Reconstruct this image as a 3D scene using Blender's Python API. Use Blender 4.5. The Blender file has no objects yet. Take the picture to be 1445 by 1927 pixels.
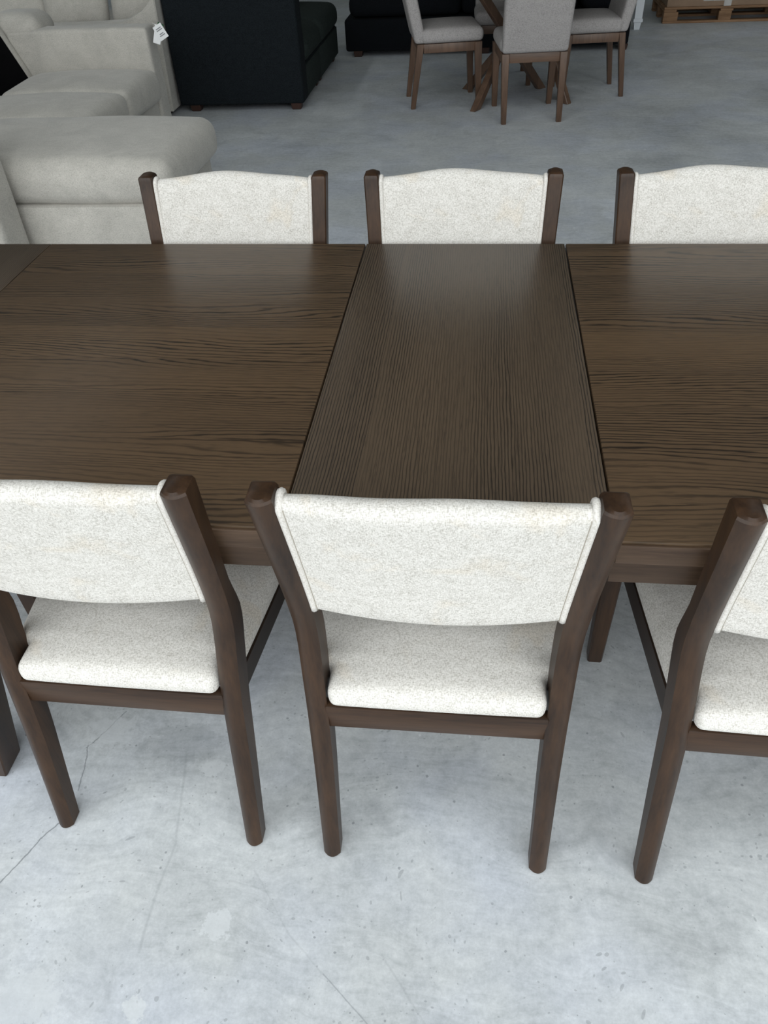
import bpy, bmesh, math, random
from mathutils import Vector, Matrix, noise as mnoise
random.seed(4)
SC = bpy.context.scene
COL = SC.collection
PI = math.pi

# ---------------------------------------------------------------- node helpers
def new_mat(name):
    m = bpy.data.materials.new(name); m.use_nodes = True
    nt = m.node_tree
    return m, nt, nt.nodes['Principled BSDF']

class G:
    """small helper for building shader graphs"""
    def __init__(s, nt): s.nt = nt
    def n(s, t, **kw):
        nd = s.nt.nodes.new(t)
        for k, v in kw.items(): setattr(nd, k, v)
        return nd
    def link(s, a, b): s.nt.links.new(a, b)
    def put(s, sock, v):
        if isinstance(v, bpy.types.NodeSocket): s.link(v, sock)
        elif v is not None: sock.default_value = v
    def math(s, op, a, b=None, c=None, clamp=False):
        nd = s.n('ShaderNodeMath', operation=op); nd.use_clamp = clamp
        s.put(nd.inputs[0], a)
        if b is not None: s.put(nd.inputs[1], b)
        if c is not None: s.put(nd.inputs[2], c)
        return nd.outputs[0]
    def vmath(s, op, a, b=None):
        nd = s.n('ShaderNodeVectorMath', operation=op)
        s.put(nd.inputs[0], a)
        if b is not None: s.put(nd.inputs[1], b)
        return nd.outputs[1] if op in ('LENGTH', 'DOT_PRODUCT', 'DISTANCE') else nd.outputs[0]
    def coord(s): return s.n('ShaderNodeTexCoord').outputs['Object']
    def sep(s, v):
        nd = s.n('ShaderNodeSeparateXYZ'); s.link(v, nd.inputs[0]); return nd.outputs
    def comb(s, x, y, z):
        nd = s.n('ShaderNodeCombineXYZ')
        for i, v in enumerate((x, y, z)): s.put(nd.inputs[i], v)
        return nd.outputs[0]
    def mul(s, v, sc): return s.vmath('MULTIPLY', v, tuple(sc))
    def noise(s, v, scale=1.0, detail=2.0, rough=0.5, dist=0.0):
        nd = s.n('ShaderNodeTexNoise')
        s.put(nd.inputs['Vector'], v); nd.inputs['Scale'].default_value = scale
        nd.inputs['Detail'].default_value = detail; nd.inputs['Roughness'].default_value = rough
        nd.inputs['Distortion'].default_value = dist
        return nd.outputs['Fac']
    def ramp(s, f, stops, interp='LINEAR'):
        nd = s.n('ShaderNodeValToRGB'); s.link(f, nd.inputs[0])
        cr = nd.color_ramp; cr.interpolation = interp
        while len(cr.elements) < len(stops): cr.elements.new(0.5)
        for e, (p, c) in zip(cr.elements, stops):
            e.position = p; e.color = c if len(c) == 4 else (*c, 1)
        return nd.outputs[0]
    def mixc(s, f, a, b, mode='MIX'):
        nd = s.n('ShaderNodeMix', data_type='RGBA', blend_type=mode)
        s.put(nd.inputs[0], f)
        for k, v in ((6, a), (7, b)):
            if isinstance(v, tuple): v = v if len(v) == 4 else (*v, 1)
            s.put(nd.inputs[k], v)
        return nd.outputs[2]
    def bump(s, h, strength, dist, bsdf):
        nd = s.n('ShaderNodeBump'); nd.inputs['Strength'].default_value = strength
        nd.inputs['Distance'].default_value = dist
        s.link(h, nd.inputs['Height']); s.link(nd.outputs[0], bsdf.inputs['Normal'])
    def smooth(s, v, a, b):
        nd = s.n('ShaderNodeMapRange', interpolation_type='SMOOTHSTEP')
        s.put(nd.inputs[0], v); nd.inputs[1].default_value = a; nd.inputs[2].default_value = b
        return nd.outputs[0]

# ---------------------------------------------------------------- materials
def oak_mat(name, axis, board, freq, amp, dark, mid, light, seed=0.0, cath=True, rough=0.40):
    """open grained stained oak; axis = direction the grain runs along"""
    m, nt, b = new_mat(name); g = G(nt)
    x, y, z = g.sep(g.coord())
    al, ac = (x, y) if axis == 'x' else (y, x)
    idf = g.math('FLOOR', g.math('DIVIDE', g.math('ADD', ac, 7.03 + seed), board))
    wn = g.n('ShaderNodeTexWhiteNoise', noise_dimensions='1D'); g.link(idf, wn.inputs['W'])
    rnd = wn.outputs['Value']
    off = g.math('MULTIPLY', rnd, 37.0)
    alo = g.math('ADD', al, off)
    # growth rings
    big = g.noise(g.comb(g.math('MULTIPLY', alo, 1.1), g.math('MULTIPLY', ac, 7.0), off), 1.0, 1.5, 0.45)
    wob = g.noise(g.comb(g.math('MULTIPLY', alo, 9.0), g.math('MULTIPLY', ac, 60.0), off), 1.0, 1.0, 0.5)
    fine = g.noise(g.comb(g.math('MULTIPLY', alo, 30.0), g.math('MULTIPLY', ac, 160.0), off), 1.0, 1.0, 0.5)
    ph = g.math('ADD', g.math('MULTIPLY', ac, freq),
                g.math('ADD', g.math('MULTIPLY', big, amp),
                       g.math('ADD', g.math('MULTIPLY', wob, 0.8), g.math('MULTIPLY', fine, 0.45))))
    saw = g.math('FRACT', ph)
    ring = g.math('SUBTRACT', 1.0, g.math('ABSOLUTE', g.math('SUBTRACT', g.math('MULTIPLY', saw, 2.0), 1.0)))
    # some zones have strong rings, others are plain quarter sawn
    zone = g.smooth(g.noise(g.comb(g.math('MULTIPLY', alo, 0.7), g.math('MULTIPLY', ac, 9.0), off), 1.0, 1.0), 0.34, 0.62)
    rstr = g.math('MULTIPLY_ADD', zone, 0.62, 0.34)
    ringd = g.math('MULTIPLY', g.smooth(ring, 0.48, 0.95), rstr)
    # pores: fine short streaks along the grain
    pore = g.noise(g.comb(g.math('MULTIPLY', al, 22.0), g.math('MULTIPLY', ac, 520.0), off), 1.0, 2.5, 0.6)
    pored = g.math('MULTIPLY', g.smooth(pore, 0.50, 0.72), 0.55)
    dk = g.math('MAXIMUM', ringd, pored)
    tone = g.noise(g.comb(g.math('MULTIPLY', alo, 1.6), g.math('MULTIPLY', ac, 12.0), off), 1.0, 2.0)
    base = g.mixc(g.math('ADD', g.math('MULTIPLY', tone, 0.7), g.math('MULTIPLY_ADD', rnd, 0.32, 0.0), clamp=True), mid, light)
    g.link(g.mixc(dk, base, dark), b.inputs['Base Color'])
    b.inputs['Roughness'].default_value = rough
    b.inputs['Specular IOR Level'].default_value = 0.30
    g.bump(dk, 0.25, -0.0006, b)
    return m

def satin_wood_mat(name, c1, c2, rough=0.34, axis=2, spec=0.45):
    m, nt, b = new_mat(name); g = G(nt)
    co = g.coord()
    sc = [26.0, 26.0, 26.0]; sc[axis] = 2.6
    sf = [240.0, 240.0, 240.0]; sf[axis] = 16.0
    a = g.noise(g.mul(co, sc), 1.0, 3.0, 0.55, 0.4)
    f = g.noise(g.mul(co, sf), 1.0, 2.0, 0.6)
    t = g.math('ADD', g.math('MULTIPLY', a, 0.75), g.math('MULTIPLY', f, 0.35))
    g.link(g.ramp(t, [(0.32, c1), (0.78, c2)]), b.inputs['Base Color'])
    b.inputs['Roughness'].default_value = rough
    b.inputs['Specular IOR Level'].default_value = spec
    return m

def fabric_mat(name, light, mid, dark, s=1.0, contrast=1.0, bump=0.35, mottle=0.0, sheen=0.0, stain=0.0):
    """heathered woven cloth"""
    m, nt, b = new_mat(name); g = G(nt)
    co = g.coord()
    n1 = g.noise(g.mul(co, (210 * s, 640 * s, 760 * s)), 1.0, 1.5, 0.55)
    n2 = g.noise(g.mul(co, (700 * s, 230 * s, 230 * s)), 1.0, 1.5, 0.55)
    n3 = g.noise(g.mul(co, (34 * s, 60 * s, 60 * s)), 1.0, 2.0, 0.55)
    w = g.math('ADD', g.math('MULTIPLY', n1, 0.5), g.math('MULTIPLY', n2, 0.5))
    w2 = g.math('ADD', g.math('MULTIPLY', w, 0.88), g.math('MULTIPLY', n3, 0.12))
    d = 0.10 / contrast
    c = g.ramp(w2, [(0.5 - d * 1.25, dark), (0.5 - d * 0.2, mid), (0.5 + d * 0.8, light)])
    if stain:
        n5 = g.noise(g.mul(co, (9, 9, 14)), 1.0, 3.0, 0.6, 0.5)
        c = g.mixc(g.math('MULTIPLY', g.smooth(n5, 0.56, 0.72), stain), c, g.mixc(1.0, c, (1.0, 0.90, 0.76), 'MULTIPLY'))
    if mottle:
        n4 = g.noise(g.mul(co, (5, 5, 5)), 1.0, 4.0, 0.6, 0.6)
        k = g.math('MULTIPLY_ADD', g.smooth(n4, 0.3, 0.7), mottle, 1.0 - mottle * 0.5)
        c = g.mixc(1.0, c, g.comb(k, k, k), 'MULTIPLY')
    g.link(c, b.inputs['Base Color'])
    b.inputs['Roughness'].default_value = 0.92
    b.inputs['Specular IOR Level'].default_value = 0.15
    if sheen:
        b.inputs['Sheen Weight'].default_value = sheen
    g.bump(w, bump, 0.0012, b)
    return m

def plain_mat(name, col, rough=0.6, spec=0.3, var=0.0, scale=20):
    m, nt, b = new_mat(name); g = G(nt)
    if var:
        n = g.noise(g.coord(), scale, 3.0, 0.6)
        lo = tuple(c * (1 - var) for c in col); hi = tuple(min(1, c * (1 + var)) for c in col)
        g.link(g.ramp(n, [(0.3, lo), (0.7, hi)]), b.inputs['Base Color'])
    else:
        b.inputs['Base Color'].default_value = (*col, 1)
    b.inputs['Roughness'].default_value = rough
    b.inputs['Specular IOR Level'].default_value = spec
    return m

def concrete_mat():
    m, nt, b = new_mat('trowelled_concrete'); g = G(nt)
    co = g.coord()
    x, y, z = g.sep(co)
    wv = g.n('ShaderNodeTexNoise'); wv.inputs['Scale'].default_value = 3.0; wv.inputs['Detail'].default_value = 3
    g.link(co, wv.inputs['Vector'])
    warp = g.vmath('ADD', co, g.vmath('MULTIPLY', g.vmath('SUBTRACT', wv.outputs['Color'], (0.5, 0.5, 0.5)), (0.25, 0.25, 0)))
    a = g.noise(warp, 1.3, 5.0, 0.6)
    c = g.noise(warp, 6.0, 5.0, 0.62, 0.4)
    e = g.noise(co, 45.0, 4.0, 0.7)
    rot = g.n('ShaderNodeMapping'); rot.inputs['Rotation'].default_value = (0, 0, 0.5); rot.inputs['Scale'].default_value = (5.0, 55.0, 1.0)
    g.link(warp, rot.inputs['Vector'])
    strk = g.noise(rot.outputs[0], 1.0, 4.0, 0.7, 0.5)
    t = g.math('ADD', g.math('MULTIPLY', a, 0.30), g.math('ADD', g.math('MULTIPLY', c, 0.24), g.math('ADD', g.math('MULTIPLY', e, 0.26), g.math('MULTIPLY', strk, 0.20))))
    col = g.ramp(t, [(0.38, (0.345, 0.361, 0.367)), (0.49, (0.475, 0.494, 0.50)), (0.60, (0.59, 0.607, 0.608))])
    # trowel patches: worley cells with sharp sides, warped
    vo = g.n('ShaderNodeTexVoronoi', feature='SMOOTH_F1'); vo.inputs['Scale'].default_value = 1.66
    vo.inputs['Smoothness'].default_value = 0.15
    wv2 = g.n('ShaderNodeTexNoise'); wv2.inputs['Scale'].default_value = 2.2; wv2.inputs['Detail'].default_value = 5
    g.link(co, wv2.inputs['Vector'])
    g.link(g.vmath('ADD', co, g.vmath('MULTIPLY', wv2.outputs['Color'], (0.6, 0.6, 0))), vo.inputs['Vector'])
    cr = g.sep(vo.outputs['Color'])[0]
    k = g.math('MULTIPLY', g.math('MULTIPLY_ADD', cr, 0.15, 0.925), g.math('MULTIPLY_ADD', g.noise(co, 170.0, 3.0, 0.7), 0.34, 0.83))
    col = g.mixc(1.0, col, g.comb(k, k, k), 'MULTIPLY')
    # faint bluish and greenish tints
    tn = g.noise(co, 2.1, 3.0, 0.6)
    col = g.mixc(g.smooth(tn, 0.40, 0.68), col, g.mixc(1.0, col, (0.97, 0.985, 1.05), 'MULTIPLY'))
    # dusty darker smudges
    sm = g.smooth(g.noise(warp, 4.0, 4.0, 0.65, 1.0), 0.58, 0.74)
    col = g.mixc(g.math('MULTIPLY', sm, 0.32), col, (0.25, 0.265, 0.28))
    # pitted specks
    sp = g.n('ShaderNodeTexVoronoi', feature='F1'); sp.inputs['Scale'].default_value = 48.0
    sp.inputs['Randomness'].default_value = 1.0
    g.link(g.vmath('ADD', co, g.vmath('MULTIPLY', wv2.outputs['Color'], (0.01, 0.01, 0))), sp.inputs['Vector'])
    rr = g.sep(sp.outputs['Color'])
    thr = g.math('MULTIPLY', g.math('POWER', rr[0], 5.0), g.math('MULTIPLY_ADD', e, 0.5, -0.10))
    spk = g.math('LESS_THAN', sp.outputs['Distance'], thr)
    col = g.mixc(g.math('MULTIPLY', spk, 0.5), col, (0.12, 0.13, 0.14))
    sp3 = g.n('ShaderNodeTexVoronoi', feature='F1'); sp3.inputs['Scale'].default_value = 95.0
    g.link(warp, sp3.inputs['Vector'])
    r3 = g.sep(sp3.outputs['Color'])
    spk3 = g.math('LESS_THAN', sp3.outputs['Distance'], g.math('MULTIPLY', g.math('POWER', r3[0], 4.0), g.math('MULTIPLY_ADD', c, 0.9, -0.18)))
    col = g.mixc(g.math('MULTIPLY', spk3, 0.38), col, (0.17, 0.18, 0.19))
    # small pale spalls
    sp2 = g.n('ShaderNodeTexVoronoi', feature='F1'); sp2.inputs['Scale'].default_value = 15.0
    g.link(g.vmath('ADD', co, g.vmath('MULTIPLY', g.n('ShaderNodeTexNoise').outputs['Color'], (0, 0, 0))), sp2.inputs['Vector'])
    r2 = g.sep(sp2.outputs['Color'])
    spk2 = g.math('LESS_THAN', g.math('ADD', sp2.outputs['Distance'], g.math('MULTIPLY', g.math('SUBTRACT', e, 0.5), 0.25)),
                  g.math('MULTIPLY', g.math('POWER', r2[1], 14.0), 0.16))
    col = g.mixc(g.math('MULTIPLY', spk2, 0.6), col, (0.70, 0.71, 0.71))
    # named marks of this floor: cracks, drag lines and skim patches
    jit = g.noise(co, 22.0, 4.0, 0.65)
    jx = g.math('MULTIPLY', g.math('SUBTRACT', jit, 0.5), 0.030)
    def seg(p, q, w, amp, soft):
        px, py = p; qx, qy = q
        L = math.hypot(qx - px, qy - py); ux, uy = (qx - px) / L, (qy - py) / L
        dx = g.math('SUBTRACT', x, px); dy = g.math('SUBTRACT', y, py)
        tt = g.math('ADD', g.math('MULTIPLY', dx, ux), g.math('MULTIPLY', dy, uy))
        ds = g.math('ABSOLUTE', g.math('ADD', g.math('SUBTRACT', g.math('MULTIPLY', dx, -uy), g.math('MULTIPLY', dy, -ux)), g.math('MULTIPLY', jx, amp)))
        ins = g.math('MULTIPLY', g.math('GREATER_THAN', tt, -0.004), g.math('LESS_THAN', tt, L + 0.004))
        return g.math('MULTIPLY', ins, g.math('SUBTRACT', 1.0, g.smooth(ds, w * (1 - soft), w)))
    def poly(pts, w, amp, soft, strength, c):
        nonlocal col
        acc = None
        for p, q in zip(pts, pts[1:]):
            s_ = seg(p, q, w, amp, soft)
            acc = s_ if acc is None else g.math('MAXIMUM', acc, s_)
        col = g.mixc(g.math('MULTIPLY', acc, strength), col, c)
    poly([(-0.826, 0.735), (-0.862, 0.683), (-0.887, 0.625), (-0.915, 0.57)], 0.0022, 0.35, 0.6, 0.6, (0.10, 0.11, 0.12))
    poly([(-0.795, 1.001), (-0.82, 0.948), (-0.848, 0.904), (-0.833, 0.851), (-0.826, 0.80)], 0.0018, 0.5, 0.6, 0.6, (0.13, 0.14, 0.15))
    poly([(-0.611, 0.90), (-0.573, 0.696), (-0.582, 0.589), (-0.579, 0.493)], 0.0045, 0.3, 0.9, 0.22, (0.20, 0.21, 0.22))
    poly([(-0.396, 0.657), (-0.303, 0.545), (-0.233, 0.488)], 0.0025, 0.2, 0.8, 0.16, (0.22, 0.23, 0.24))
    poly([(-0.227, 0.484), (-0.141, 0.416)], 0.0016, 0.1, 0.6, 0.4, (0.14, 0.15, 0.16))
    poly([(-0.125, 0.525), (-0.041, 0.425)], 0.003, 0.15, 0.8, 0.2, (0.22, 0.23, 0.24))
    def blob(p, r, c, strength, sx=1.0):
        nonlocal col
        dx = g.math('MULTIPLY', g.math('SUBTRACT', x, p[0]), sx); dy = g.math('SUBTRACT', y, p[1])
        ds = g.math('SQRT', g.math('ADD', g.math('MULTIPLY', dx, dx), g.math('MULTIPLY', dy, dy)))
        ds = g.math('ADD', ds, g.math('MULTIPLY', g.math('SUBTRACT', g.noise(co, 40.0, 4.0, 0.7), 0.5), r * 2.6))
        f = g.math('SUBTRACT', 1.0, g.smooth(ds, r * 0.82, r))
        col = g.mixc(g.math('MULTIPLY', f, strength), col, c)
    blob((-0.444, 0.552), 0.030, (0.62, 0.64, 0.65), 0.55)
    blob((-0.801, 0.949), 0.045, (0.58, 0.60, 0.615), 0.5, 0.7)
    blob((-0.544, 0.874), 0.022, (0.62, 0.64, 0.65), 0.55, 0.7)
    blob((-0.756, 0.397), 0.050, (0.60, 0.62, 0.63), 0.45, 0.7)
    blob((-0.557, 0.399), 0.022, (0.64, 0.66, 0.66), 0.5)
    blob((-0.63, 0.93), 0.055, (0.27, 0.285, 0.30), 0.22, 0.6)
    g.link(col, b.inputs['Base Color'])
    g.link(g.math('MULTIPLY_ADD', c, 0.25, 0.38), b.inputs['Roughness'])
    b.inputs['Specular IOR Level'].default_value = 0.28
    g.bump(g.math('ADD', e, g.math('MULTIPLY', spk, -1.5)), 0.12, 0.002, b)
    return m

M = {}
DK, MD, LT = (0.0150, 0.0105, 0.0072), (0.069, 0.0440, 0.0255), (0.116, 0.0725, 0.0390)
M['oak_x'] = oak_mat('stained_oak_lengthwise', 'x', 0.135, 100, 15, DK, MD, LT, 0.0)
M['oak_y'] = oak_mat('stained_oak_leaf', 'y', 0.125, 185, 3.2, (0.0135, 0.0100, 0.0075), (0.066, 0.0470, 0.0310), (0.095, 0.0670, 0.0430), 0.4)
M['oak_end'] = oak_mat('stained_oak_breadboard', 'y', 0.12, 180, 4, DK, (0.066, 0.047, 0.031), (0.100, 0.070, 0.045), 0.9)
M['oak_side_lit'] = satin_wood_mat('stained_oak_edge_lit', (0.040, 0.0235, 0.0145), (0.125, 0.078, 0.048), 0.40, axis=0, spec=0.28)  # edge oak lightened: the door light on it is put into the colour
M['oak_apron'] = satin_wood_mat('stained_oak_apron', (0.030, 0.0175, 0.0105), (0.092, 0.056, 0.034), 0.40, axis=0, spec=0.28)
M['chair_wood'] = satin_wood_mat('espresso_beech', (0.0130, 0.0075, 0.0050), (0.057, 0.0295, 0.0150), 0.37, axis=2, spec=0.30)
M['rail_wood'] = satin_wood_mat('espresso_beech_rail', (0.0150, 0.0085, 0.0053), (0.064, 0.0330, 0.0170), 0.37, axis=0, spec=0.30)
M['side_wood_shaded'] = satin_wood_mat('espresso_beech_side_shaded', (0.0120, 0.0075, 0.0055), (0.036, 0.0210, 0.0135), 0.38, axis=1, spec=0.3)  # darker copy of the chair wood, side rail shade put into its colour
M['cream'] = fabric_mat('oatmeal_weave', (0.68, 0.655, 0.612), (0.565, 0.54, 0.497), (0.41, 0.388, 0.345), 1.0, 1.0, 0.4, stain=0.35)
M['welt'] = fabric_mat('oatmeal_welt', (0.67, 0.645, 0.60), (0.60, 0.57, 0.525), (0.48, 0.445, 0.39), 1.0, 1.0, 0.35)
M['stitch'] = plain_mat('stitch_thread', (0.34, 0.31, 0.26), 0.9, 0.1)
M['beige'] = fabric_mat('beige_chenille', (0.52, 0.495, 0.445), (0.445, 0.422, 0.378), (0.34, 0.32, 0.285), 0.7, 0.8, 0.3, 0.16, 0.25)
M['greyf'] = fabric_mat('grey_linen', (0.375, 0.352, 0.34), (0.325, 0.305, 0.295), (0.235, 0.221, 0.214), 0.5, 0.9, 0.3)
M['darkf'] = fabric_mat('charcoal_weave', (0.0105, 0.0140, 0.0165), (0.0068, 0.0095, 0.0115), (0.0035, 0.0052, 0.0068), 0.5, 1.0, 0.3)
M['darkseat'] = fabric_mat('charcoal_chenille', (0.026, 0.034, 0.031), (0.018, 0.0245, 0.0225), (0.010, 0.014, 0.013), 0.5, 1.0, 0.3)
M['blackf'] = fabric_mat('black_weave', (0.005, 0.006, 0.008), (0.0034, 0.0044, 0.0058), (0.002, 0.0026, 0.0036), 0.5, 1.0, 0.2)
M['lining'] = plain_mat('black_lining', (0.0035, 0.0035, 0.0045), 0.95, 0.05, 0.2, 60)
M['walnut'] = satin_wood_mat('walnut_brown', (0.062, 0.036, 0.023), (0.150, 0.088, 0.056), 0.42, axis=2)
M['walnut_x'] = satin_wood_mat('walnut_brown_rail', (0.062, 0.036, 0.023), (0.150, 0.088, 0.056), 0.42, axis=0)
M['footwood'] = satin_wood_mat('sofa_foot_wood', (0.020, 0.009, 0.006), (0.050, 0.020, 0.012), 0.5)
M['pallet'] = satin_wood_mat('pallet_pine', (0.135, 0.075, 0.040), (0.330, 0.200, 0.115), 0.8, axis=0, spec=0.2)
M['kraft'] = plain_mat('kraft_board', (0.27, 0.185, 0.125), 0.75, 0.2, 0.10, 9)
M['wrap'] = plain_mat('stretch_wrap', (0.42, 0.40, 0.38), 0.25, 0.5, 0.12, 14)
M['white'] = plain_mat('white_paint', (0.72, 0.75, 0.78), 0.4, 0.4)
M['paper'] = plain_mat('white_paper', (0.80, 0.80, 0.79), 0.7, 0.2)
M['print'] = plain_mat('grey_print', (0.25, 0.25, 0.26), 0.8, 0.1)
M['green'] = plain_mat('green_print', (0.03, 0.09, 0.04), 0.7, 0.2)
M['pad'] = plain_mat('felt_pad', (0.62, 0.50, 0.36), 0.9, 0.1)
M['concrete'] = concrete_mat()
M['low_bounce_ground'] = plain_mat('low_bounce_ground', (0.09, 0.092, 0.095), 0.9, 0.2, 0.2, 30)  # unseen outside ground, made dark to cut light bounced onto the chair backs
M['wall'] = plain_mat('wall_paint', (0.29, 0.315, 0.295), 0.8, 0.2, 0.05, 2)
M['ceil'] = plain_mat('roof_sheet', (0.21, 0.235, 0.22), 0.6, 0.3, 0.05, 3)

# ---------------------------------------------------------------- object helpers
def finish(name, bm, mat, parent=None, sharp=40, loc=None):
    bmesh.ops.recalc_face_normals(bm, faces=bm.faces)
    me = bpy.data.meshes.new(name); bm.to_mesh(me); bm.free()
    for p in me.polygons: p.use_smooth = True
    if sharp is not None: me.set_sharp_from_angle(angle=math.radians(sharp))
    me.materials.append(M[mat] if isinstance(mat, str) else mat)
    o = bpy.data.objects.new(name, me); COL.objects.link(o)
    if parent: o.parent = parent
    if loc is not None: o.location = loc
    return o

def thing(name, label, cat, loc=(0, 0, 0), rz=0.0, group=None):
    o = bpy.data.objects.new(name, None); COL.objects.link(o)
    o.location = loc; o.rotation_euler = (0, 0, rz)
    o.empty_display_size = 0.1
    o['label'] = label; o['category'] = cat
    if group: o['group'] = group
    return o

def dup(root, loc, rz, label, group=None):
    r = root.copy(); COL.objects.link(r); r.location = loc; r.rotation_euler = (0, 0, rz); r['label'] = label
    if group: r['group'] = group
    for ch in list(root.children):
        c = ch.copy(); COL.objects.link(c); c.parent = r
        for gch in list(ch.children):
            d = gch.copy(); COL.objects.link(d); d.parent = c
    return r

def structure(name, bm, mat):
    o = finish(name, bm, mat); o['kind'] = 'structure'; return o

def box(bm, x0, x1, y0, y1, z0, z1, bev=0.0, seg=2):
    r = bmesh.ops.create_cube(bm, size=1.0)
    vs = r['verts']
    for v in vs:
        v.co = Vector((x0 + (v.co.x + .5) * (x1 - x0), y0 + (v.co.y + .5) * (y1 - y0), z0 + (v.co.z + .5) * (z1 - z0)))
    if bev > 0:
        es = list({e for v in vs for e in v.link_edges})
        bmesh.ops.bevel(bm, geom=es, offset=bev, segments=seg, affect='EDGES', profile=0.5)
    return bm

def nbox(*a, **k): return box(bmesh.new(), *a, **k)

def loft(rings, cap=True, bm=None):
    bm = bm or bmesh.new()
    rs = [[bm.verts.new(p) for p in r] for r in rings]
    n = len(rs[0])
    for a, b in zip(rs, rs[1:]):
        for i in range(n): bm.faces.new((a[i], a[(i + 1) % n], b[(i + 1) % n], b[i]))
    if cap: bm.faces.new(rs[0][::-1]); bm.faces.new(rs[-1])
    return bm

def tube(pts, r, n=8, bm=None):
    bm = bm or bmesh.new()
    pts = [Vector(p) for p in pts]; rings = []
    prev = None
    for i, p in enumerate(pts):
        t = (pts[min(i + 1, len(pts) - 1)] - pts[max(i - 1, 0)]).normalized()
        u = Vector((1, 0, 0)) if prev is None else prev
        u = (u - t * u.dot(t))
        if u.length < 1e-4: u = t.orthogonal()
        u.normalize(); prev = u; w = t.cross(u)
        rings.append([p + (u * math.cos(2 * PI * k / n) + w * math.sin(2 * PI * k / n)) * r for k in range(n)])
    return loft(rings, True, bm)

def axis_pts(a, r, k, m):
    k = max(k, 1)
    edge = [a - r + r * math.sin(PI / 2 * i / k) for i in range(1, k + 1)]
    inner = [-(a - r) + 2 * (a - r) * i / m for i in range(m + 1)] if a - r > 1e-5 else [0.0]
    return [-e for e in reversed(edge)] + inner + edge

def soft_box(sx, sy, sz, r, top=0.0, side=0.0, k=4, m=8, fn=None, bottom=0.0, front=0.0):
    """rounded cushion centred on the origin; top / side = how far the faces puff out"""
    bm = bmesh.new()
    A, B, C = sx / 2, sy / 2, sz / 2
    r = min(r, A, B, C)
    X, Y, Z = axis_pts(A, r, k, m), axis_pts(B, r, k, m), axis_pts(C, r, k, 2)
    vm = {}
    def V(p):
        key = tuple(round(c, 6) for c in p)
        if key not in vm: vm[key] = bm.verts.new(p)
        return vm[key]
    def face(us, vs, mk):
        for i in range(len(us) - 1):
            for j in range(len(vs) - 1):
                q = [V(mk(us[i], vs[j])), V(mk(us[i + 1], vs[j])), V(mk(us[i + 1], vs[j + 1])), V(mk(us[i], vs[j + 1]))]
                if len(set(q)) == 4: bm.faces.new(q)
    face(X, Y, lambda u, v: (u, v, C)); face(X, Y, lambda u, v: (u, v, -C))
    face(X, Z, lambda u, v: (u, B, v)); face(X, Z, lambda u, v: (u, -B, v))
    face(Y, Z, lambda u, v: (A, u, v)); face(Y, Z, lambda u, v: (-A, u, v))
    for v in bm.verts:
        p = v.co.copy()
        q = Vector((max(-(A - r), min(A - r, p.x)), max(-(B - r), min(B - r, p.y)), max(-(C - r), min(C - r, p.z))))
        d = p - q
        if d.length > 1e-9: p = q + d.normalized() * min(r, d.length if d.length < r else r)
        fx = 1 - min(1, abs(p.x) / A) ** 2; fy = 1 - min(1, abs(p.y) / B) ** 2; fz = 1 - min(1, abs(p.z) / C) ** 2
        off = Vector((0, 0, 0))
        if p.z > 0: off.z += top * (max(fx, 0) * max(fy, 0)) ** 0.6 * p.z / C
        else: off.z += -bottom * (max(fx, 0) * max(fy, 0)) ** 0.6 * abs(p.z) / C
        off.x += side * math.copysign(1, p.x) * max(fz, 0) * max(fy, 0) ** 0.5 * (abs(p.x) / A) ** 2
        off.y += side * math.copysign(1, p.y) * max(fz, 0) * max(fx, 0) ** 0.5 * (abs(p.y) / B) ** 2
        v.co = p + off
    if fn:
        for v in bm.verts: v.co = fn(v.co)
    return bm

def move(bm, x, y, z):
    for v in bm.verts: v.co += Vector((x, y, z))
    return bm

def xf(bm, mat):
    bmesh.ops.transform(bm, matrix=mat, verts=bm.verts); return bm

def rumple(amp, freq, seed=0.0):
    def f(p):
        n = mnoise.noise_vector(Vector((p.x * freq + seed, p.y * freq, p.z * freq)))
        return p + n * amp
    return f

def sm(a, b, t):
    t = max(0, min(1, (t - a) / (b - a))); return t * t * (3 - 2 * t)

def lerp_table(tab, z):
    for (z0, *a), (z1, *b) in zip(tab, tab[1:]):
        if z <= z1:
            t = (z - z0) / (z1 - z0)
            return [x + (y - x) * t for x, y in zip(a, b)]
    return list(tab[-1][1:])

# ================================================================ the white dining chair
# local frame: x right, y towards the seat front, origin on the floor between the rear feet
POST = [  # z, back edge y, depth, centre x, width
    (0.000, -0.014, 0.041, 0.2040, 0.0330),
    (0.120,  0.008, 0.046, 0.2045, 0.0345),
    (0.250,  0.032, 0.052, 0.2050, 0.0360),
    (0.380,  0.053, 0.058, 0.2065, 0.0365),
    (0.470,  0.069, 0.063, 0.2090, 0.0370),
    (0.525,  0.081, 0.065, 0.2110, 0.0370),
    (0.560,  0.087, 0.062, 0.2125, 0.0370),
    (0.600,  0.086, 0.052, 0.2142, 0.0370),
    (0.655,  0.077, 0.0420, 0.2165, 0.0370),
    (0.720,  0.063, 0.0430, 0.2192, 0.0370),
    (0.800,  0.044, 0.0460, 0.2225, 0.0370),
    (0.900,  0.0200, 0.0500, 0.2270, 0.0375),
    (0.919,  0.0165, 0.0510, 0.2278, 0.0375)]
def post_at(z): return lerp_table(POST, z)

def post_ring(z, side, shrink=0.0):
    yb, d, cx, w = post_at(z)
    h = w / 2 - shrink; yb += shrink; d -= 2 * shrink
    c = 0.003; r = 0.010
    pts = [(-h + c, yb + d), (h - c, yb + d), (h, yb + d - c), (h, yb + r)]
    for i in range(1, 10):
        u = 1 - 2 * i / 10
        pts.append((h * u, yb + r * u * u))
    pts += [(-h, yb + r), (-h, yb + d - c)]
    return [Vector((side * cx + px, py, z)) for px, py in pts]

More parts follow.
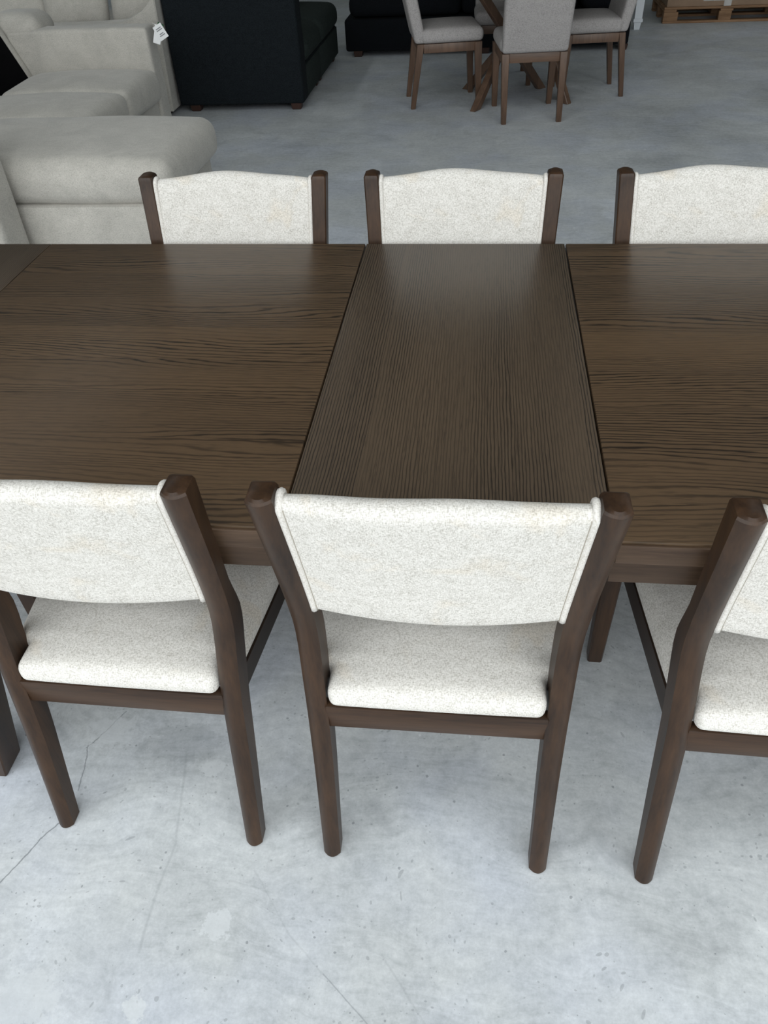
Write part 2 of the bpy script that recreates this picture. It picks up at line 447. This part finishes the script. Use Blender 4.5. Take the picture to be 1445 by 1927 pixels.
def make_post(side):
    zs = [0.0, 0.004] + [0.03 * i for i in range(1, 31)] + [0.905]
    rings = [post_ring(0.0, side, 0.004)] + [post_ring(z, side) for z in zs[1:]]
    rings += [[p + Vector((0, 0, 0.0035)) for p in post_ring(0.9055, side, 0.0016)],
              [p + Vector((0, 0, 0.0062)) for p in post_ring(0.9055, side, 0.0060)]]
    return loft(rings)

BZ0, BZ1 = 0.624, 0.899
def back_curve(u): return -0.023 * (1 - u * u)          # the back is dished: its middle lies further back
def make_back():
    """upholstered panel slung between the posts"""
    NX = 28; rings = []
    for i in range(NX + 1):
        u = -1 + 2 * i / NX
        z0 = BZ0 - 0.004 * (1 - u * u)
        z1 = BZ1 + 0.012 * math.cos(u * PI / 2) ** 1.2 + 0.0025 * math.sin(u * 5.0 + 0.6) * (1 - u * u)
        edge = (1 - abs(u) ** 8)
        prof = []
        nb = 12
        th = 0.030 + 0.014 * (1 - u ** 4)
        r = th / 2
        def P(z, off):
            yb, d, cx, w = post_at(min(z, 0.919))
            hx = cx - w / 2 + 0.001
            return (u * hx, yb + 0.013 + back_curve(u) + off, z)
        for k in range(nb + 1): prof.append(P(z0 + r * 0.6 + (z1 - r - z0 - r * 0.6) * k / nb, 0.0))
        zc = z1 - r
        for k in range(1, 8):
            a = PI * k / 8; prof.append(P(zc + r * math.sin(a), r - r * math.cos(a)))
        for k in range(nb + 1):
            t = k / nb; z = zc + (z0 + r * 0.6 - zc) * t
            prof.append(P(z, th + 0.008 * math.sin(PI * t) * edge))
        zc = z0 + r * 0.6
        for k in range(1, 5):
            a = PI * k / 5; prof.append(P(zc - r * 0.6 * math.sin(a), r + r * math.cos(a)))
        rings.append([Vector(p) for p in prof])
    return loft(rings)

def edge_path(side, inset, back=True, zlo=None):
    pts = []
    th = 0.030
    for k in range(0, 22):
        z = (zlo or BZ0 + 0.004) + (BZ1 - 0.012 - (zlo or BZ0 + 0.004)) * k / 21
        yb, d, cx, w = post_at(z)
        pts.append((side * (cx - w / 2 - inset), yb + 0.013 + (0.0 if back else th), z))
    return pts

def make_welt(side):
    """cord that finishes the side of the panel: up the back, over the top, down the front"""
    up = edge_path(side, 0.0040)
    dn = edge_path(side, 0.0040, False)[::-1]
    zt = up[-1][2]; yc = (up[-1][1] + dn[0][1]) / 2; r = (dn[0][1] - up[-1][1]) / 2
    over = [(up[-1][0], yc - r * math.cos(PI * k / 9), zt + r * 0.95 * math.sin(PI * k / 9)) for k in range(1, 9)]
    return tube(up + over + dn, 0.0058, 8)

def make_stitch(side):
    pts = []
    for x, y, z in edge_path(side, 0.0092):
        yb, d, cx, w = post_at(z)
        pts.append((x, y + 0.0012 + back_curve(abs(x) / (cx - w / 2 + 0.001)), z))
    return tube(pts, 0.0017, 6)

def half_w(y):   # seat cushion half width
    return 0.1855 + (0.2155 - 0.1855) * sm(0.121, 0.134, y) + max(0, y - 0.134) * 0.103
def make_seat():
    Y0, Y1, ZB = 0.060, 0.556, 0.409
    def fn(p):
        y = (Y0 + Y1) / 2 + p.y
        k = half_w(y) / 0.23
        return Vector((p.x * k, y, p.z + ZB + 0.023))
    bm = bmesh.new()
    b2 = soft_box(0.46, Y1 - Y0, 0.046, 0.018, top=0.028, side=0.004, k=4, m=44, fn=fn)
    return b2

def side_rail(side):
    bm = bmesh.new(); rings = []
    for y in (0.105, 0.25, 0.40, 0.535):
        o = 0.214 + (y - 0.115) * 0.103; i = o - 0.022
        rings.append([Vector((side * a, y, z)) for a, z in ((i, 0.354), (o - .002, 0.354), (o, 0.357), (o, 0.407), (o - .002, 0.4088), (i, 0.4088))])
    return loft(rings)

def front_leg(side):
    rings = []
    for z, wx, wy in ((0.0, 0.031, 0.031), (0.003, 0.034, 0.034), (0.2, 0.040, 0.041), (0.33, 0.042, 0.046), (0.4085, 0.042, 0.047)):
        cx, cy = side * 0.2560, 0.535; c = 0.003; x, y = wx / 2, wy / 2
        rings.append([Vector((cx + a, cy + b, z)) for a, b in ((-x + c, -y), (x - c, -y), (x, -y + c), (x, y - c), (x - c, y), (-x + c, y), (-x, y - c), (-x, -y + c))])
    return loft(rings)

def make_chair(label, group):
    t = thing('dining_chair', label, 'chair', group=group)
    for s in (-1, 1):
        p = finish('rear_post', make_post(s), 'chair_wood', t, 28)
        finish('foot_pad', move(soft_box(0.022, 0.026, 0.004, 0.002, k=2, m=2), s * 0.204, 0.006, -0.0005 + 0.002), 'pad', p)
    for s in (-1, 1): finish('front_leg', front_leg(s), 'chair_wood', t, 38)
    finish('rear_rail', nbox(-0.192, 0.192, 0.063, 0.085, 0.350, 0.4085, bev=0.002), 'rail_wood', t)
    finish('front_rail', nbox(-0.240, 0.240, 0.522, 0.544, 0.354, 0.4085, bev=0.002), 'rail_wood', t)
    for s in (-1, 1): finish('side_rail', side_rail(s), 'side_wood_shaded', t, 30)
    finish('seat_cushion', make_seat(), 'cream', t, None)
    bk = finish('backrest', make_back(), 'cream', t, 60)
    for s in (-1, 1):
        finish('welt', make_welt(s), 'welt', bk, None)
        finish('seam', make_stitch(s), 'stitch', bk, None)
    return t

GRP = 'cream dining chairs around the dark oak table'
c0 = make_chair('cream dark wood chair at near side, whole back in view before the table leaf', GRP)
c0.location = (-0.0425, 0.7111, 0); c0.rotation_euler = (0, 0, 0.004)
dup(c0, (-0.6138, 0.7205, 0), -0.010, 'cream dark wood chair at near side, cut by left frame edge', GRP)
dup(c0, (0.5680, 0.7055, 0), -0.018, 'cream dark wood chair at near side, cut by right frame edge, one rear post showing', GRP)
dup(c0, (-0.6315, 2.0580, 0), PI - 0.002, 'cream chair back behind far table edge, in front of the beige chaise', GRP)
dup(c0, (-0.0435, 2.0580, 0), PI - 0.001, 'cream chair back behind far table edge, centred on the table leaf', GRP)
dup(c0, (0.5768, 2.0650, 0), PI + 0.040, 'cream chair back behind far table edge, cut off by right frame edge', GRP)
dup(c0, (-1.550, 1.405, 0), -PI / 2, 'chair at left table end, only its dark front leg visible behind left near chair', GRP)

# ================================================================ dining table
TZ = 0.762
XL, XR, YN, YF = -0.2845, 0.2165, 0.8462, 1.9284
EL, ER = -1.300, 1.232                        # table ends
tb = thing('dining_table', 'long dark stained oak dining table with extension leaf in the middle', 'table', (0, 0, 0))
def slab(x0, x1, y0, y1):
    """table top board with a small eased step along its outer edges"""
    return nbox(x0, x1, y0, y1, TZ - 0.040, TZ, bev=0.0022, seg=2)
gp = 0.0016
BL, BR = -1.135, 1.067
pl = finish('table_top', slab(BL + 0.0004, XL - gp, YN, YF), 'oak_x', tb); pl['label'] = 'left oak panel, grain running lengthwise'
pr = finish('table_top', slab(XR + gp, BR - 0.0004, YN, YF), 'oak_x', tb); pr['label'] = 'right oak panel, grain running lengthwise'
lf = finish('extension_leaf', slab(XL + gp, XR - gp, YN, YF), 'oak_y', tb); lf['label'] = 'middle oak leaf, grain running across the table'
for a, b in ((EL, BL), (BR, ER)): finish('breadboard_end', slab(a, b, YN, YF), 'oak_end', tb)
# edge band: bullnose strip proud of the board edge, and the aprons below
def strips(x0, x1, par):
    for y0, y1 in ((YN - 0.006, YN + 0.0005), (YF - 0.0005, YF + 0.006)):
        finish('edge_band', nbox(x0, x1, y0, y1, TZ - 0.040, TZ - 0.0035, bev=0.0022, seg=2), 'oak_side_lit', par)
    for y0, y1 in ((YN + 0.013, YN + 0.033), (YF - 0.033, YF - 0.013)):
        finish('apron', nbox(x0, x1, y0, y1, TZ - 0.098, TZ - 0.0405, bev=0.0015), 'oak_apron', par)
strips(EL, XL - gp, pl); strips(XL + gp, XR - gp, lf); strips(XR + gp, ER, pr)
for x0, x1 in ((EL + 0.01, EL + 0.032), (ER - 0.032, ER - 0.01)):
    finish('end_apron', nbox(x0, x1, YN + 0.030, YF - 0.030, TZ - 0.098, TZ - 0.0405, bev=0.0015), 'oak_side_lit', tb)
def table_leg(sx, sy):
    """tapered square leg that splays outward"""
    cxm, cym = (EL + ER) / 2, (YN + YF) / 2
    ix = 0.966; iy = (YF - YN) / 2
    rings = []
    for z, x0, x1, y0, y1 in ((0.0, ix + .002, ix + 0.072, iy - 0.036, iy + 0.030), (0.004, ix, ix + 0.074, iy - 0.038, iy + 0.032),
                              (0.30, ix - 0.048, ix + 0.090, iy - 0.065, iy + 0.018), (TZ - 0.041, ix - 0.105, ix + 0.110, iy - 0.105, iy - 0.0345)):
        c = 0.003
        pts = [(x0 + c, y0), (x1 - c, y0), (x1, y0 + c), (x1, y1 - c), (x1 - c, y1), (x0 + c, y1), (x0, y1 - c), (x0, y0 + c)]
        rings.append([Vector((cxm + sx * a, cym + sy * b, z)) for a, b in pts])
    return loft(rings)
for sx in (-1, 1):
    for sy in (-1, 1): finish('table_leg', table_leg(sx, sy), 'chair_wood', tb, 30)

# ================================================================ grey parsons chairs and trestle table behind
def make_grey(label, group):
    t = thing('parsons_chair', label, 'chair', group=group)
    def leg(x0, y0, x1, y1, wt, wb, h=0.418):
        rings = []
        for k, (z, c) in enumerate(((0, 0.002), (0.003, 0), (h, 0))):
            f = z / h; w = wb + (wt - wb) * f - 2 * c; cx = x0 + (x1 - x0) * f; cy = y0 + (y1 - y0) * f
            e = 0.003; a = w / 2
            rings.append([Vector((cx + p, cy + q, z)) for p, q in ((-a + e, -a), (a - e, -a), (a, -a + e), (a, a - e), (a - e, a), (-a + e, a), (-a, a - e), (-a, -a + e))])
        return loft(rings)
    for s in (-1, 1):
        finish('leg', leg(s * 0.190, 0.0, s * 0.193, 0.060, 0.050, 0.034), 'walnut', t)
        finish('leg', leg(s * 0.200, 0.485, s * 0.205, 0.470, 0.052, 0.036), 'walnut', t)
    finish('rail', nbox(-0.170, 0.170, 0.045, 0.068, 0.362, 0.418, bev=0.002), 'walnut_x', t)
    finish('rail', nbox(-0.182, 0.182, 0.466, 0.489, 0.362, 0.418, bev=0.002), 'walnut_x', t)
    for s in (-1, 1):
        finish('rail', nbox(s * 0.205 - 0.011, s * 0.205 + 0.011, 0.082, 0.446, 0.362, 0.418, bev=0.002), 'side_wood_shaded' if False else 'walnut', t)
    finish('seat_cushion', move(soft_box(0.455, 0.445, 0.085, 0.032, top=0.022, side=0.004), 0, 0.285, 0.461), 'greyf', t, None)
    def lean(p):
        z = p.z + 0.29
        return Vector((p.x, p.y + 0.062 - z * 0.235, z + 0.420))
    finish('backrest', soft_box(0.435, 0.082, 0.58, 0.022, side=0.006, k=3, m=10, fn=lean), 'greyf', t, None)
    return t
GG = 'grey upholstered chairs around the cross legged table'
g0 = make_grey('grey upholstered chair in background, its back turned to camera, nearest at the cross legged table', GG)
g0.location = (0.335, 5.90, 0); g0.rotation_euler = (0, 0, 0.11)
dup(g0, (-0.548, 6.505, 0), -PI / 2 + 0.17, 'grey upholstered chair seen side on, facing right, in front of black sofa', GG)
g2 = dup(g0, (1.00, 6.755, 0), PI / 2 + 0.11, 'grey upholstered chair seen side on, facing left, nearest the white post and pallet', GG)
g2.scale = (1, 0.92, 1)
dup(g0, (0.13, 7.44, 0), PI + 0.04, 'grey upholstered chair on far side, mostly hidden behind the crossed table legs', GG)

tt = thing('pedestal_table', 'brown wooden table with crossed legs between the grey chairs, top out of frame', 'table', (0.24, 6.60, 0))
def bar(a, b, w, d):
    a, b = Vector(a), Vector(b); t = (b - a)
    side = Vector((0, 0, 1)).cross(t); side.normalize()
    up = t.cross(side).normalized()
    rings = []
    for z in (0.0, b.z):
        f = (z - a.z) / (b.z - a.z); c = a + t * f; r = []
        for p, q in ((-1, -1), (1, -1), (1, 1), (-1, 1)):
            v = c + side * (p * w / 2) + up * (q * d / 2)
            v = v - t * ((v.z - z) / t.z)
            r.append(v)
        rings.append(r)
    bm = loft(rings)
    bmesh.ops.bevel(bm, geom=list(bm.edges), offset=0.004, segments=1, affect='EDGES')
    return bm
for a, b in (((-0.055, 6.245), (0.34, 6.97)), ((0.445, 6.86), (-0.07, 6.44)), ((0.61, 6.39), (0.316, 6.647)), ((-0.125, 6.88), (0.46, 6.44))):
    finish('leg', bar((a[0] - 0.24, a[1] - 6.60, 0), (b[0] - 0.24, b[1] - 6.60, 0.735), 0.048, 0.056), 'walnut', tt, 30)
bm = bmesh.new(); bmesh.ops.create_cone(bm, cap_ends=True, segments=64, radius1=0.52, radius2=0.53, depth=0.035)
bmesh.ops.bevel(bm, geom=[e for e in bm.edges if abs(e.verts[0].co.z - e.verts[1].co.z) < 1e-5], offset=0.005, segments=2, affect='EDGES')
finish('table_top', move(bm, 0, 0, 0.7525), 'walnut', tt, 30)

# ================================================================ charcoal sofa with arm towards the camera
def footblock(x, y, par, h=0.05, w=0.085, mat='footwood'):
    rings = []
    for z, a in ((0, w * 0.40), (h, w * 0.5)):
        rings.append([Vector((x + p * a, y + q * a, z)) for p, q in ((-1, -1), (1, -1), (1, 1), (-1, 1))])
    bm = loft(rings); bmesh.ops.bevel(bm, geom=list(bm.edges), offset=0.004, segments=1, affect='EDGES')
    finish('foot', bm, mat, par, 30)
sf = thing('sofa', 'charcoal sofa, plain arm side facing camera, seats facing right, behind beige sofas', 'sofa', (0, 0, 0))
finish('arm', move(soft_box(0.97, 0.19, 0.72, 0.02, side=0.006, k=3, m=8), -1.825, 6.435, 0.405), 'darkf', sf, None)
finish('base', nbox(-2.31, -1.355, 6.53, 8.10, 0.045, 0.275, bev=0.012), 'darkf', sf)
for y0, y1 in ((6.535, 7.17), (7.175, 8.10)):
    finish('seat_front', nbox(-1.36, -1.345, y0, y1, 0.05, 0.262, bev=0.005), 'darkseat', sf)
finish('backrest', move(soft_box(0.24, 1.56, 0.66, 0.05, side=0.01), -2.19, 7.315, 0.60), 'darkf', sf, None)
for yc, w in ((6.855, 0.62), (7.64, 0.90)):
    finish('seat_cushion', move(soft_box(0.74, w, 0.185, 0.07, top=0.03, side=0.012, fn=rumple(0.006, 4, yc)), -1.695, yc, 0.362), 'darkseat', sf, None)
for yc, w in ((6.855, 0.60), (7.64, 0.88)):
    finish('back_cushion', xf(soft_box(0.20, w, 0.48, 0.09, side=0.03), Matrix.Translation((-1.94, yc, 0.70)) @ Matrix.Rotation(-0.16, 4, 'Y')), 'darkseat', sf, None)
for x, y in ((-2.20, 6.40), (-1.41, 6.40), (-1.41, 7.13), (-1.41, 7.30), (-1.41, 8.02), (-2.2, 8.02)): footblock(x, y, sf)

# ---------------------------------------------------------------- black sofa across the back
s2 = thing('sofa', 'black sofa along the back, long front behind the grey chairs', 'sofa', (0, 0, 0))
finish('base', nbox(-1.28, 1.27, 8.15, 9.02, 0.045, 0.300, bev=0.02), 'blackf', s2)
for xc in (-0.73, 0.285):
    finish('seat_cushion', move(soft_box(1.0, 0.70, 0.17, 0.06, top=0.025, side=0.012), xc, 8.51, 0.392), 'blackf', s2, None)
finish('arm', move(soft_box(0.46, 0.86, 0.36, 0.08, top=0.02, side=0.02), 1.06, 8.59, 0.49), 'blackf', s2, None)
finish('backrest', move(soft_box(2.5, 0.22, 0.66, 0.06, side=0.01), -0.005, 8.97, 0.60), 'blackf', s2, None)
for x, y in ((-1.17, 8.20), (1.23, 8.20), (-1.17, 8.95), (1.23, 8.95), (0.0, 8.20)): footblock(x, y, s2)

# ================================================================ beige sectional with chaise
b1 = thing('sectional_sofa', 'beige sectional sofa on the left with long chaise, one back cushion missing over black lining', 'sofa', (0, 0, 0))
BG = 'beige'
finish('near_arm', move(soft_box(0.98, 0.215, 0.68, 0.035, top=0.012, side=0.004), -2.648, 3.395, 0.345), BG, b1, None)
finish('chaise_base', nbox(-2.98, -1.47, 3.535, 4.34, 0.02, 0.285, bev=0.012), BG, b1)
finish('chaise_cushion', move(soft_box(1.56, 0.80, 0.20, 0.065, top=0.034, side=0.024, k=5, m=14, fn=rumple(0.007, 3.5, 1)), -2.200, 3.955, 0.375), BG, b1, None)
finish('seat_base', nbox(-2.98, -2.16, 4.345, 5.52, 0.02, 0.275, bev=0.012), BG, b1)
for yc, w, s_ in ((4.645, 0.59, 2), (5.235, 0.585, 5)):
    finish('seat_cushion', move(soft_box(0.82, w, 0.185, 0.045, top=0.038, side=0.012, k=5, m=12, fn=rumple(0.007, 4, s_)), -2.535, yc, 0.365), BG, b1, None)
finish('far_arm', move(soft_box(0.95, 0.17, 0.685, 0.022, top=0.008, side=0.003), -2.625, 5.620, 0.350), BG, b1, None)
finish('back_frame', xf(soft_box(0.20, 2.02, 0.70, 0.05, side=0.008), Matrix.Translation((-3.16, 4.52, 0.40)) @ Matrix.Rotation(-0.20, 4, 'Y')), BG, b1, None)
finish('back_lining', xf(nbox(-0.015, 0.015, -1.0, 0.955, -0.34, 0.36, bev=0.006), Matrix.Translation((-3.02, 4.52, 0.46)) @ Matrix.Rotation(-0.40, 4, 'Y')), 'lining', b1)
finish('back_border', xf(nbox(-0.02, 0.02, 0.958, 1.01, -0.34, 0.36, bev=0.012), Matrix.Translation((-3.02, 4.52, 0.46)) @ Matrix.Rotation(-0.40, 4, 'Y')), BG, b1)
finish('back_cushion', move(soft_box(0.36, 0.30, 0.16, 0.075, top=0.02, side=0.01), -3.06, 5.70, 0.69), BG, b1, None)
for x, y in ((-2.2, 5.62), (-1.55, 3.62), (-1.55, 4.26), (-2.95, 3.45), (-2.95, 5.62)): footblock(x, y, b1, 0.022)

# paper tag hanging on the far arm
tg = thing('price_tag', 'small white hanging tag on the right top corner of the beige sofa arm', 'tag', (-2.078, 5.560, 0.655))
R = Matrix.Rotation(0.25, 4, 'Z')
finish('card', xf(nbox(-0.025, 0.020, -0.001, 0.001, -0.055, 0.050), R @ Matrix.Rotation(0.35, 4, 'Y') @ Matrix.Translation((0, -0.022, 0.0))), 'paper', tg)
cd = finish('card', xf(nbox(-0.030, 0.030, -0.001, 0.001, -0.045, 0.040), R @ Matrix.Rotation(-0.45, 4, 'Y') @ Matrix.Translation((0.022, -0.028, 0.005))), 'paper', tg)
for k, (w, z) in enumerate(((0.018, 0.020), (0.020, 0.010), (0.014, -0.012), (0.019, -0.022))):
    finish('printed_line', xf(nbox(-w, w, -0.0016, -0.0010, z - 0.0028, z + 0.0028), R @ Matrix.Rotation(-0.45, 4, 'Y') @ Matrix.Translation((0.022, -0.028, 0.005))), 'print', cd)
finish('card', xf(nbox(-0.020, 0.018, -0.001, 0.001, -0.012, 0.012), R @ Matrix.Rotation(0.5, 4, 'Y') @ Matrix.Translation((0.0, -0.019, 0.052))), 'green', tg)
finish('string', tube([(0, -0.022, 0.045), (-0.012, -0.008, 0.056), (-0.03, 0.008, 0.058)], 0.0012, 6), 'paper', tg)

# ---------------------------------------------------------------- second beige sofa, backing onto the charcoal one
b2 = thing('sofa', 'beige sofa behind the sectional, backing onto the charcoal sofa, loose pillows on it', 'sofa', (0, 0, 0))
prof = [(-2.345, 0.03), (-2.322, 0.755), (-2.335, 0.765), (-2.365, 0.735), (-2.42, 0.69), (-2.53, 0.64), (-2.62, 0.612), (-2.80, 0.605), (-3.93, 0.60), (-3.95, 0.58), (-3.95, 0.03)]
rings = [[Vector((x + (0.008 if y in (6.26, 6.46) else 0) * (1 if x < -2.8 else -1), y, z - (0.008 if y in (6.26, 6.46) and z > .1 else 0))) for x, z in prof] for y in (6.26, 6.27, 6.45, 6.46)]
finish('arm', loft(rings), BG, b2, 30)
finish('base', nbox(-3.95, -2.36, 6.465, 8.1, 0.03, 0.28, bev=0.01), BG, b2)
finish('base_seam', nbox(-3.94, -2.338, 6.252, 6.262, 0.030, 0.085, bev=0.003), BG, b2)
finish('backrest', move(soft_box(0.11, 1.28, 0.58, 0.04, side=0.004), -2.412, 7.46, 0.56), BG, b2, None)
for yc in (6.87, 7.68):
    finish('seat_cushion', move(soft_box(1.44, 0.79, 0.165, 0.05, top=0.02, side=0.008), -3.215, yc, 0.366), BG, b2, None)
for x, y in ((-2.42, 6.34), (-3.2, 6.34), (-2.42, 8.0), (-3.2, 8.0)): footblock(x, y, b2, 0.032)
def pillow(loc, rot, label, s=(0.50, 0.17, 0.42), seed=0):
    bm = soft_box(*s, 0.08, side=0.02, k=4, m=10, fn=rumple(0.010, 5, seed))
    o = finish('throw_pillow', bm, BG, None, None)
    o.location = loc; o.rotation_euler = rot
    o['label'] = label; o['category'] = 'pillow'; o['group'] = 'loose beige pillows on the rear beige sofa'
pillow((-3.085, 6.665, 0.735), (-0.20, 0.0, 0.06), 'plump beige pillow on rear sofa, middle one behind the sectional arm', (0.46, 0.14, 0.44), 3)
pillow((-2.572, 6.650, 0.735), (-0.18, 0.05, -0.04), 'beige pillow on rear sofa, the one against the sloping arm', (0.42, 0.14, 0.44), 7)
pillow((-3.60, 6.720, 0.715), (-0.24, 0.0, 0.03), 'beige pillow on rear sofa at top left corner of photo', (0.52, 0.15, 0.41), 12)

# ================================================================ pallet, carton and white post at the back right
pa = thing('pallet', 'worn wooden shipping pallet on the floor under a cardboard carton', 'pallet', (1.76, 9.33, 0), -0.015)
for y0, y1 in ((0.0, 0.09), (0.36, 0.46), (0.71, 0.80)):
    finish('bottom_board', nbox(0, 1.2, y0, y1, 0, 0.020, bev=0.003), 'pallet', pa)
    for xa, xb in ((0.0, 0.14), (0.53, 0.65), (1.06, 1.20)):
        finish('block', nbox(xa, xb, y0 + 0.001, y1 - 0.001, 0.0202, 0.098, bev=0.004), 'pallet', pa)
for xa, xb in ((0.0, 0.12), (0.54, 0.66), (1.08, 1.2)):
    finish('cross_board', nbox(xa, xb, 0, 0.80, 0.0982, 0.118, bev=0.003), 'pallet', pa)
for i in range(7):
    finish('deck_board', nbox(0, 1.2, i * 0.1167, i * 0.1167 + 0.098, 0.1182, 0.138, bev=0.003), 'pallet', pa)
cb = thing('cardboard_carton', 'large brown cardboard carton on the pallet with white label', 'carton', (1.76, 9.33, 0.1385), -0.015)
finish('box_body', nbox(0.02, 1.19, 0.012, 0.79, 0.0, 0.78, bev=0.006), 'kraft', cb)
finish('wrap_patch', nbox(0.36, 0.78, 0.0095, 0.0118, 0.045, 0.40), 'wrap', cb)
finish('tape', nbox(0.56, 0.63, 0.0070, 0.0093, 0.0, 0.78), 'wrap', cb)
lb = finish('shipping_label', nbox(0.80, 1.02, 0.009, 0.0118, 0.055, 0.30), 'paper', cb)
for k in range(4): finish('printed_line', nbox(0.82, 1.0 - 0.03 * (k % 2), 0.0080, 0.0088, 0.12 + 0.04 * k, 0.132 + 0.04 * k), 'print', lb)

wp = thing('white_post', 'white painted square post with collar between black sofa and pallet', 'post', (1.475, 9.10, 0))
def sq(a): return [Vector((p * a, q * a, 0)) for p, q in ((-1, -1), (1, -1), (1, 1), (-1, 1))]
def ringz(a, z): return [v + Vector((0, 0, z)) for v in sq(a)]
finish('foot', loft([ringz(0.026, 0.0), ringz(0.034, 0.062)]), 'white', wp, 30)
finish('collar', loft([ringz(0.040, 0.0625), ringz(0.044, 0.066), ringz(0.044, 0.088), ringz(0.038, 0.095)]), 'white', wp, 30)
finish('shaft', loft([ringz(0.036, 0.0955), ringz(0.043, 0.70)]), 'white', wp, 30)

# ================================================================ the building
X0, X1, Y0, Y1, HC = -9.0, 9.0, -1.5, 15.0, 6.0
DX0, DX1, DH = -6.5, 6.5, 4.4            # open roller door behind the photographer
structure('floor', nbox(X0, X1, Y0 - 0.2, Y1, -0.15, 0.0), 'concrete')
structure('floor_outside', nbox(-14, 14, -14, Y0 - 0.201, -0.15, -0.01), 'low_bounce_ground')
bm = nbox(X0, DX0, Y0 - 0.2, Y0, 0, HC); box(bm, DX1, X1, Y0 - 0.2, Y0, 0, HC); box(bm, DX0, DX1, Y0 - 0.2, Y0, DH, HC)
structure('wall_front', bm, 'wall')
structure('wall_back', nbox(X0, X1, Y1, Y1 + 0.2, 0, HC), 'wall')
structure('wall_left', nbox(X0 - 0.2, X0, Y0, Y1, 0, HC), 'wall')
structure('wall_right', nbox(X1, X1 + 0.2, Y0, Y1, 0, HC), 'wall')
# roof with unseen openings added for top and ambient light: x0, x1, y0, y1
SKY = [(-6.0, -5.2, 2.0, 12.0), (5.2, 6.0, 2.0, 12.0), (-4.5, 4.5, -1.3, 0.9)]
bm = bmesh.new()
xs = sorted({X0 - 0.2, X1 + 0.2} | {v for r in SKY for v in r[:2]}); ys = sorted({Y0 - 0.2, Y1 + 0.2} | {v for r in SKY for v in r[2:]})
for xa, xb in zip(xs, xs[1:]):
    for ya, yb in zip(ys, ys[1:]):
        if not any(r[0] <= xa and xb <= r[1] and r[2] <= ya and yb <= r[3] for r in SKY):
            box(bm, xa, xb, ya, yb, HC, HC + 0.15)
structure('ceiling', bm, 'ceil')

# ---------------------------------------------------------------- daylight
w = bpy.data.worlds.new('overcast'); SC.world = w; w.use_nodes = True
bg = w.node_tree.nodes['Background']; bg.inputs[0].default_value = (0.93, 0.975, 1.0, 1); bg.inputs[1].default_value = 1.66
def portal(name, loc, rot, sx, sy):
    l = bpy.data.lights.new(name, 'AREA'); l.shape = 'RECTANGLE'; l.size = sx; l.size_y = sy; l.cycles.is_portal = True
    o = bpy.data.objects.new(name, l); COL.objects.link(o); o.location = loc; o.rotation_euler = rot
portal('door_portal', (0, Y0 - 0.1, DH / 2), (PI / 2, 0, 0), DX1 - DX0, DH)
for a, b, c, d in SKY: portal('added_opening_portal', ((a + b) / 2, (c + d) / 2, HC + 0.05), (0, 0, 0), b - a, d - c)  # sampling portals for the added roof openings

# ---------------------------------------------------------------- camera
F, PITCH, ROLL, YAW, CH = 1458.9012, 0.7168, -0.0573, 0.1429, 1.5469
cy, sy_ = math.cos(YAW), math.sin(YAW)
fwd = Vector((-sy_ * math.cos(PITCH), cy * math.cos(PITCH), -math.sin(PITCH)))
rt = Vector((cy, sy_, 0)); up = rt.cross(fwd)
c_, s_ = math.cos(ROLL), math.sin(ROLL)
r2 = c_ * rt + s_ * up; u2 = -s_ * rt + c_ * up
cam = bpy.data.cameras.new('camera'); cam.sensor_fit = 'VERTICAL'; cam.sensor_height = 36.0
cam.lens = F * 36.0 / 1927.0; cam.clip_start = 0.05; cam.clip_end = 100
co = bpy.data.objects.new('camera', cam); COL.objects.link(co)
co.matrix_world = Matrix(((r2.x, u2.x, -fwd.x, 0), (r2.y, u2.y, -fwd.y, 0), (r2.z, u2.z, -fwd.z, CH), (0, 0, 0, 1)))
SC.camera = co

vs = SC.view_settings
vs.view_transform = 'Standard'; vs.look = 'None'; vs.gamma = 1.0; vs.use_curve_mapping = False
vs.exposure = 0.86
SC.cycles.use_denoising = True
SC.cycles.max_bounces = 6
